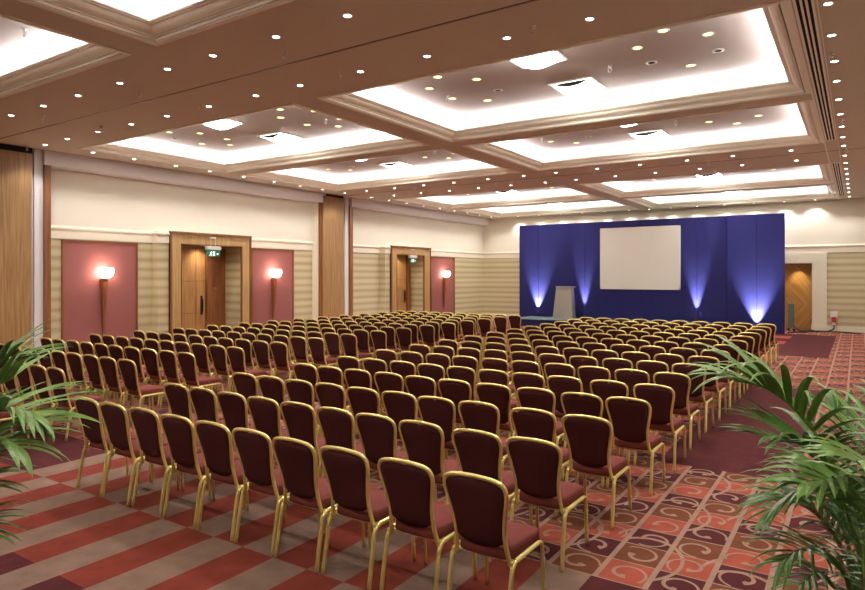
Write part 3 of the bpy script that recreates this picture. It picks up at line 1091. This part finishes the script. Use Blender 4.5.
# where the hall staff really set the first rows: slightly uneven seat by seat
ROWX = {0: [-1.81, -2.30, -2.77, -3.22, -3.67, -4.10, -4.55, -5.02, -5.45, -5.89],
        1: [-1.87, -2.31, -2.79, -3.24, -3.64, -4.06, -4.50, -4.96, -5.42, -5.85],
        2: [-1.82, -2.29, -2.80, -3.23, -3.64, -4.07, -4.51, -4.92, -5.37, -5.82],
        3: [-1.77, -2.21, -2.67, -3.14, -3.62, -4.06, -4.52, -4.99, -5.40, -5.86],
        4: [-1.76, -2.23, -2.71, -3.14, -3.61, -4.07, -4.50, -4.97, -5.43, -5.90]}
ROWY = {0: 3.15, 1: 4.06, 2: 4.965, 3: 5.90, 4: 6.78}
for k in range(16):
    pitch = (4.10 + .017 * k) / 9
    x = None
    for i in range(10):
        want = ROWX[k][i] - (.025 if i > 1 else 0) if k in ROWX else -1.80 - pitch * i
        x = want if x is None else min(want, x - .442)
        put_chair(x, ROWY.get(k, 3.16 + .9115 * k) + YO, 'burgundy gilt chair, right block, %s row from camera, %s seat from right aisle' % (ORD[k], FIRST[i]), 'banquet chairs in the right block before the stage')
for k in range(-1, 15):
    for i in range(10):
        if (k == -1 and i > 0) or (k == 0 and i > 5):
            continue
        put_chair(-8.19 - .005 * max(k, 0) - .455 * i, 3.977 + .908 * k + YO, 'burgundy gilt chair, left block, %s row from camera, %s seat from centre aisle' % (ORD[k + 1], FIRST[i]), 'banquet chairs in the left block along the doors')


# ------------------------------------------------------------------ palms
def frond(parent, base, ctrl, n_leaf, leaf_len, mat, seed, droop=.5, width=.013, start=.3):
    """rachis through ctrl points with paired drooping leaflets; one mesh"""
    rnd = random.Random(seed)
    path = smooth_path([base] + list(ctrl), 8)
    n = len(path)
    mb = MB()
    mb.tube(path, [.009 * (1 - .75 * i / n) + .0015 for i in range(n)], 6)

    def at(f):
        k = min(int(f * (n - 1)), n - 2)
        g = f * (n - 1) - k
        return path[k].lerp(path[k + 1], g), (path[k + 1] - path[k]).normalized()
    for i in range(n_leaf):
        f = start + (1 - start) * (i + .3) / n_leaf
        p, tg = at(min(f, .999))
        side = tg.cross(Vector((0, 0, 1)))
        if side.length < .05:
            side = Vector((1, 0, 0))
        side.normalize()
        upv = side.cross(tg).normalized()
        q0 = i / n_leaf
        env = (1 - .62 * q0 ** 2.2) * (.72 + .28 * min(1, q0 * 4))
        for sg in (-1, 1):
            L = leaf_len * env * rnd.uniform(.88, 1.1)
            aa = math.radians(rnd.uniform(54, 68) * (1 - .6 * q0))
            d = (tg * math.cos(aa) + side * sg * math.sin(aa) + upv * rnd.uniform(.22, .42)).normalized()
            M_ = 7
            prev = None
            pos = p.copy()
            dd = d.copy()
            dr = droop * rnd.uniform(.7, 1.3)
            wv = width * rnd.uniform(.85, 1.2)
            for m in range(M_ + 1):
                q = m / M_
                wd = wv * (math.sin(PI * min(1, (.10 + .9 * q)) ** .75) ** .8 if q < 1 else 0)
                nrm = dd.cross(Vector((0, 0, 1)))
                if nrm.length < .05:
                    nrm = side
                nrm.normalize()
                lift = dd.cross(nrm).normalized() * (-wd * .35)
                cur = (mb.bm.verts.new(pos + nrm * wd - lift), mb.bm.verts.new(pos), mb.bm.verts.new(pos - nrm * wd - lift))
                if prev:
                    mb.bm.faces.new((prev[0], prev[1], cur[1], cur[0]))
                    mb.bm.faces.new((prev[1], prev[2], cur[2], cur[1]))
                prev = cur
                pos = pos + dd * (L / M_)
                dd = (dd + Vector((0, 0, -1)) * dr * .32 * (.4 + q)).normalized()
    o = mb.build('frond', mat, parent)
    return o


def W(x, y, d):
    """world point at forward distance d that the photo shows at (x, y)"""
    a = YAW
    u = (x - 432.5) / F_PX
    return Vector((d * (-math.sin(a) + u * math.cos(a)), d * (math.cos(a) + u * math.sin(a)), 2.0 - (y - HOR) / F_PX * d))


def palm(loc, label, fronds, seed):
    t = thing('potted_palm', label, 'plant', loc)
    L = Vector(loc)
    MB().lathe([(0, 0), (.15, 0), (.2, .36), (.215, .36), (.215, .4), (.185, .4), (.18, .36), (0, .35)], 24).build('pot', 'pot', t, smooth=False)
    MB().lathe([(0, .372), (.18, .365), (.18, .352), (0, .352)], 20).build('soil', 'soil', t)
    rnd = random.Random(seed)
    for k, (pts, nl, ll, mat, dr, wd, st) in enumerate(fronds):
        a = rnd.uniform(0, 2 * PI)
        b = Vector((.07 * math.cos(a), .07 * math.sin(a), .36))
        frond(t, b, [Vector(p) - L for p in pts], nl, ll, mat, seed * 31 + k, dr, wd, st)
    return t


PR = (.06, 2.42, 0)
fr = [
    # the big arching frond whose tip reaches left over the chairs
    ([W(862, 570, 2.0), W(846, 500, 2.0), W(826, 452, 2.0), W(800, 414, 2.0), W(766, 388, 2.02), W(734, 380, 2.05)], 18, .42, 'leaf2', .66, .0125, .42),
    ([W(868, 590, 1.9), W(850, 520, 1.88), W(832, 470, 1.85), W(806, 445, 1.82), W(775, 440, 1.8)], 14, .34, 'leaf', .5, .011, .42),
    ([W(868, 590, 1.7), W(868, 530, 1.66), W(858, 495, 1.62), W(835, 480, 1.58), W(808, 484, 1.55)], 13, .26, 'leaf2', .75, .013, .42),
    ([W(866, 570, 2.2), W(866, 500, 2.25), W(870, 450, 2.3), W(886, 415, 2.35), W(910, 400, 2.4)], 15, .36, 'leaf2', .65, .013, .35),
    ([W(880, 560, 2.0), W(900, 480, 2.0), W(925, 420, 2.0), W(960, 400, 2.05)], 14, .38, 'leaf', .6, .013, .3),
    ([W(856, 590, 2.2), W(840, 545, 2.25), W(818, 515, 2.3), W(790, 500, 2.35), W(765, 500, 2.4)], 15, .26, 'leaf', .6, .009, .4),
    ([W(855, 610, 2.0), W(845, 575, 2.0), W(825, 552, 1.95), W(800, 550, 1.9), W(782, 562, 1.88)], 13, .22, 'leaf', .7, .008, .4),
    ([W(878, 560, 1.6), W(888, 505, 1.5), W(880, 470, 1.42), W(858, 462, 1.36)], 13, .24, 'leaf2', .7, .012, .35),
    ([W(872, 600, 2.3), W(870, 540, 2.4), W(866, 480, 2.5), W(850, 430, 2.6), W(828, 405, 2.7)], 15, .30, 'leaf', .6, .011, .4),
    ([W(884, 590, 1.8), W(897, 545, 1.72), W(892, 515, 1.64), W(866, 505, 1.55)], 13, .24, 'leaf', .7, .010, .35),
    ([W(866, 590, 1.95), W(858, 545, 1.95), W(846, 505, 1.95), W(826, 488, 1.95), W(796, 492, 1.95), W(772, 510, 1.95)], 15, .28, 'leaf', .6, .010, .4),
    ([W(870, 600, 2.15), W(862, 555, 2.15), W(850, 520, 2.15), W(838, 500, 2.2), W(818, 470, 2.3)], 15, .28, 'leaf', .55, .010, .4),
    ([W(846, 610, 2.1), W(832, 585, 2.1), W(818, 572, 2.05), W(800, 585, 2.0)], 10, .2, 'leaf', .6, .008, .4),
    ([W(862, 600, 2.1), W(852, 560, 2.15), W(842, 525, 2.2), W(830, 505, 2.3)], 14, .26, 'leaf', .5, .009, .35),
]
palm(PR, 'large green potted palm in the right foreground', fr, 5)
PL = (-2.72, .86, 0)
fl = [
    ([W(-60, 470, 2.4), W(-48, 420, 2.4), W(-28, 385, 2.4), W(0, 362, 2.4), W(30, 358, 2.4)], 15, .36, 'leaf', .4, .012, .3),
    ([W(-60, 500, 2.0), W(-48, 470, 1.95), W(-28, 445, 1.9), W(-2, 438, 1.86), W(20, 448, 1.84)], 12, .30, 'leaf2', .65, .011, .35),
    ([W(-60, 560, 2.0), W(-50, 535, 1.95), W(-32, 525, 1.9), W(-12, 535, 1.86)], 10, .22, 'leaf', .7, .009, .35),
    ([W(-60, 480, 2.2), W(-45, 430, 2.2), W(-20, 395, 2.2), W(12, 378, 2.2)], 15, .38, 'leaf2', .35, .012, .3),
    ([W(-55, 490, 2.1), W(-40, 440, 2.05), W(-15, 415, 2.0), W(18, 410, 1.98), W(42, 420, 1.96)], 15, .34, 'leaf2', .5, .012, .4),
    ([W(-55, 500, 2.1), W(-45, 475, 2.05), W(-25, 458, 2.0), W(0, 452, 1.95)], 11, .30, 'leaf', .5, .011, .35),
    ([W(-65, 520, 2.2), W(-55, 495, 2.1), W(-38, 485, 2.0), W(-18, 490, 1.95)], 10, .28, 'leaf', .6, .010, .4),
    ([W(-70, 545, 2.1), W(-58, 530, 2.0), W(-40, 530, 1.95)], 9, .22, 'leaf', .6, .009, .4),
    ([W(-60, 480, 2.3), W(-70, 420, 2.3), W(-90, 370, 2.3), W(-120, 350, 2.3)], 14, .36, 'leaf', .5, .012, .35),
]
palm(PL, 'green potted palm reaching in at the left edge', fl, 9)
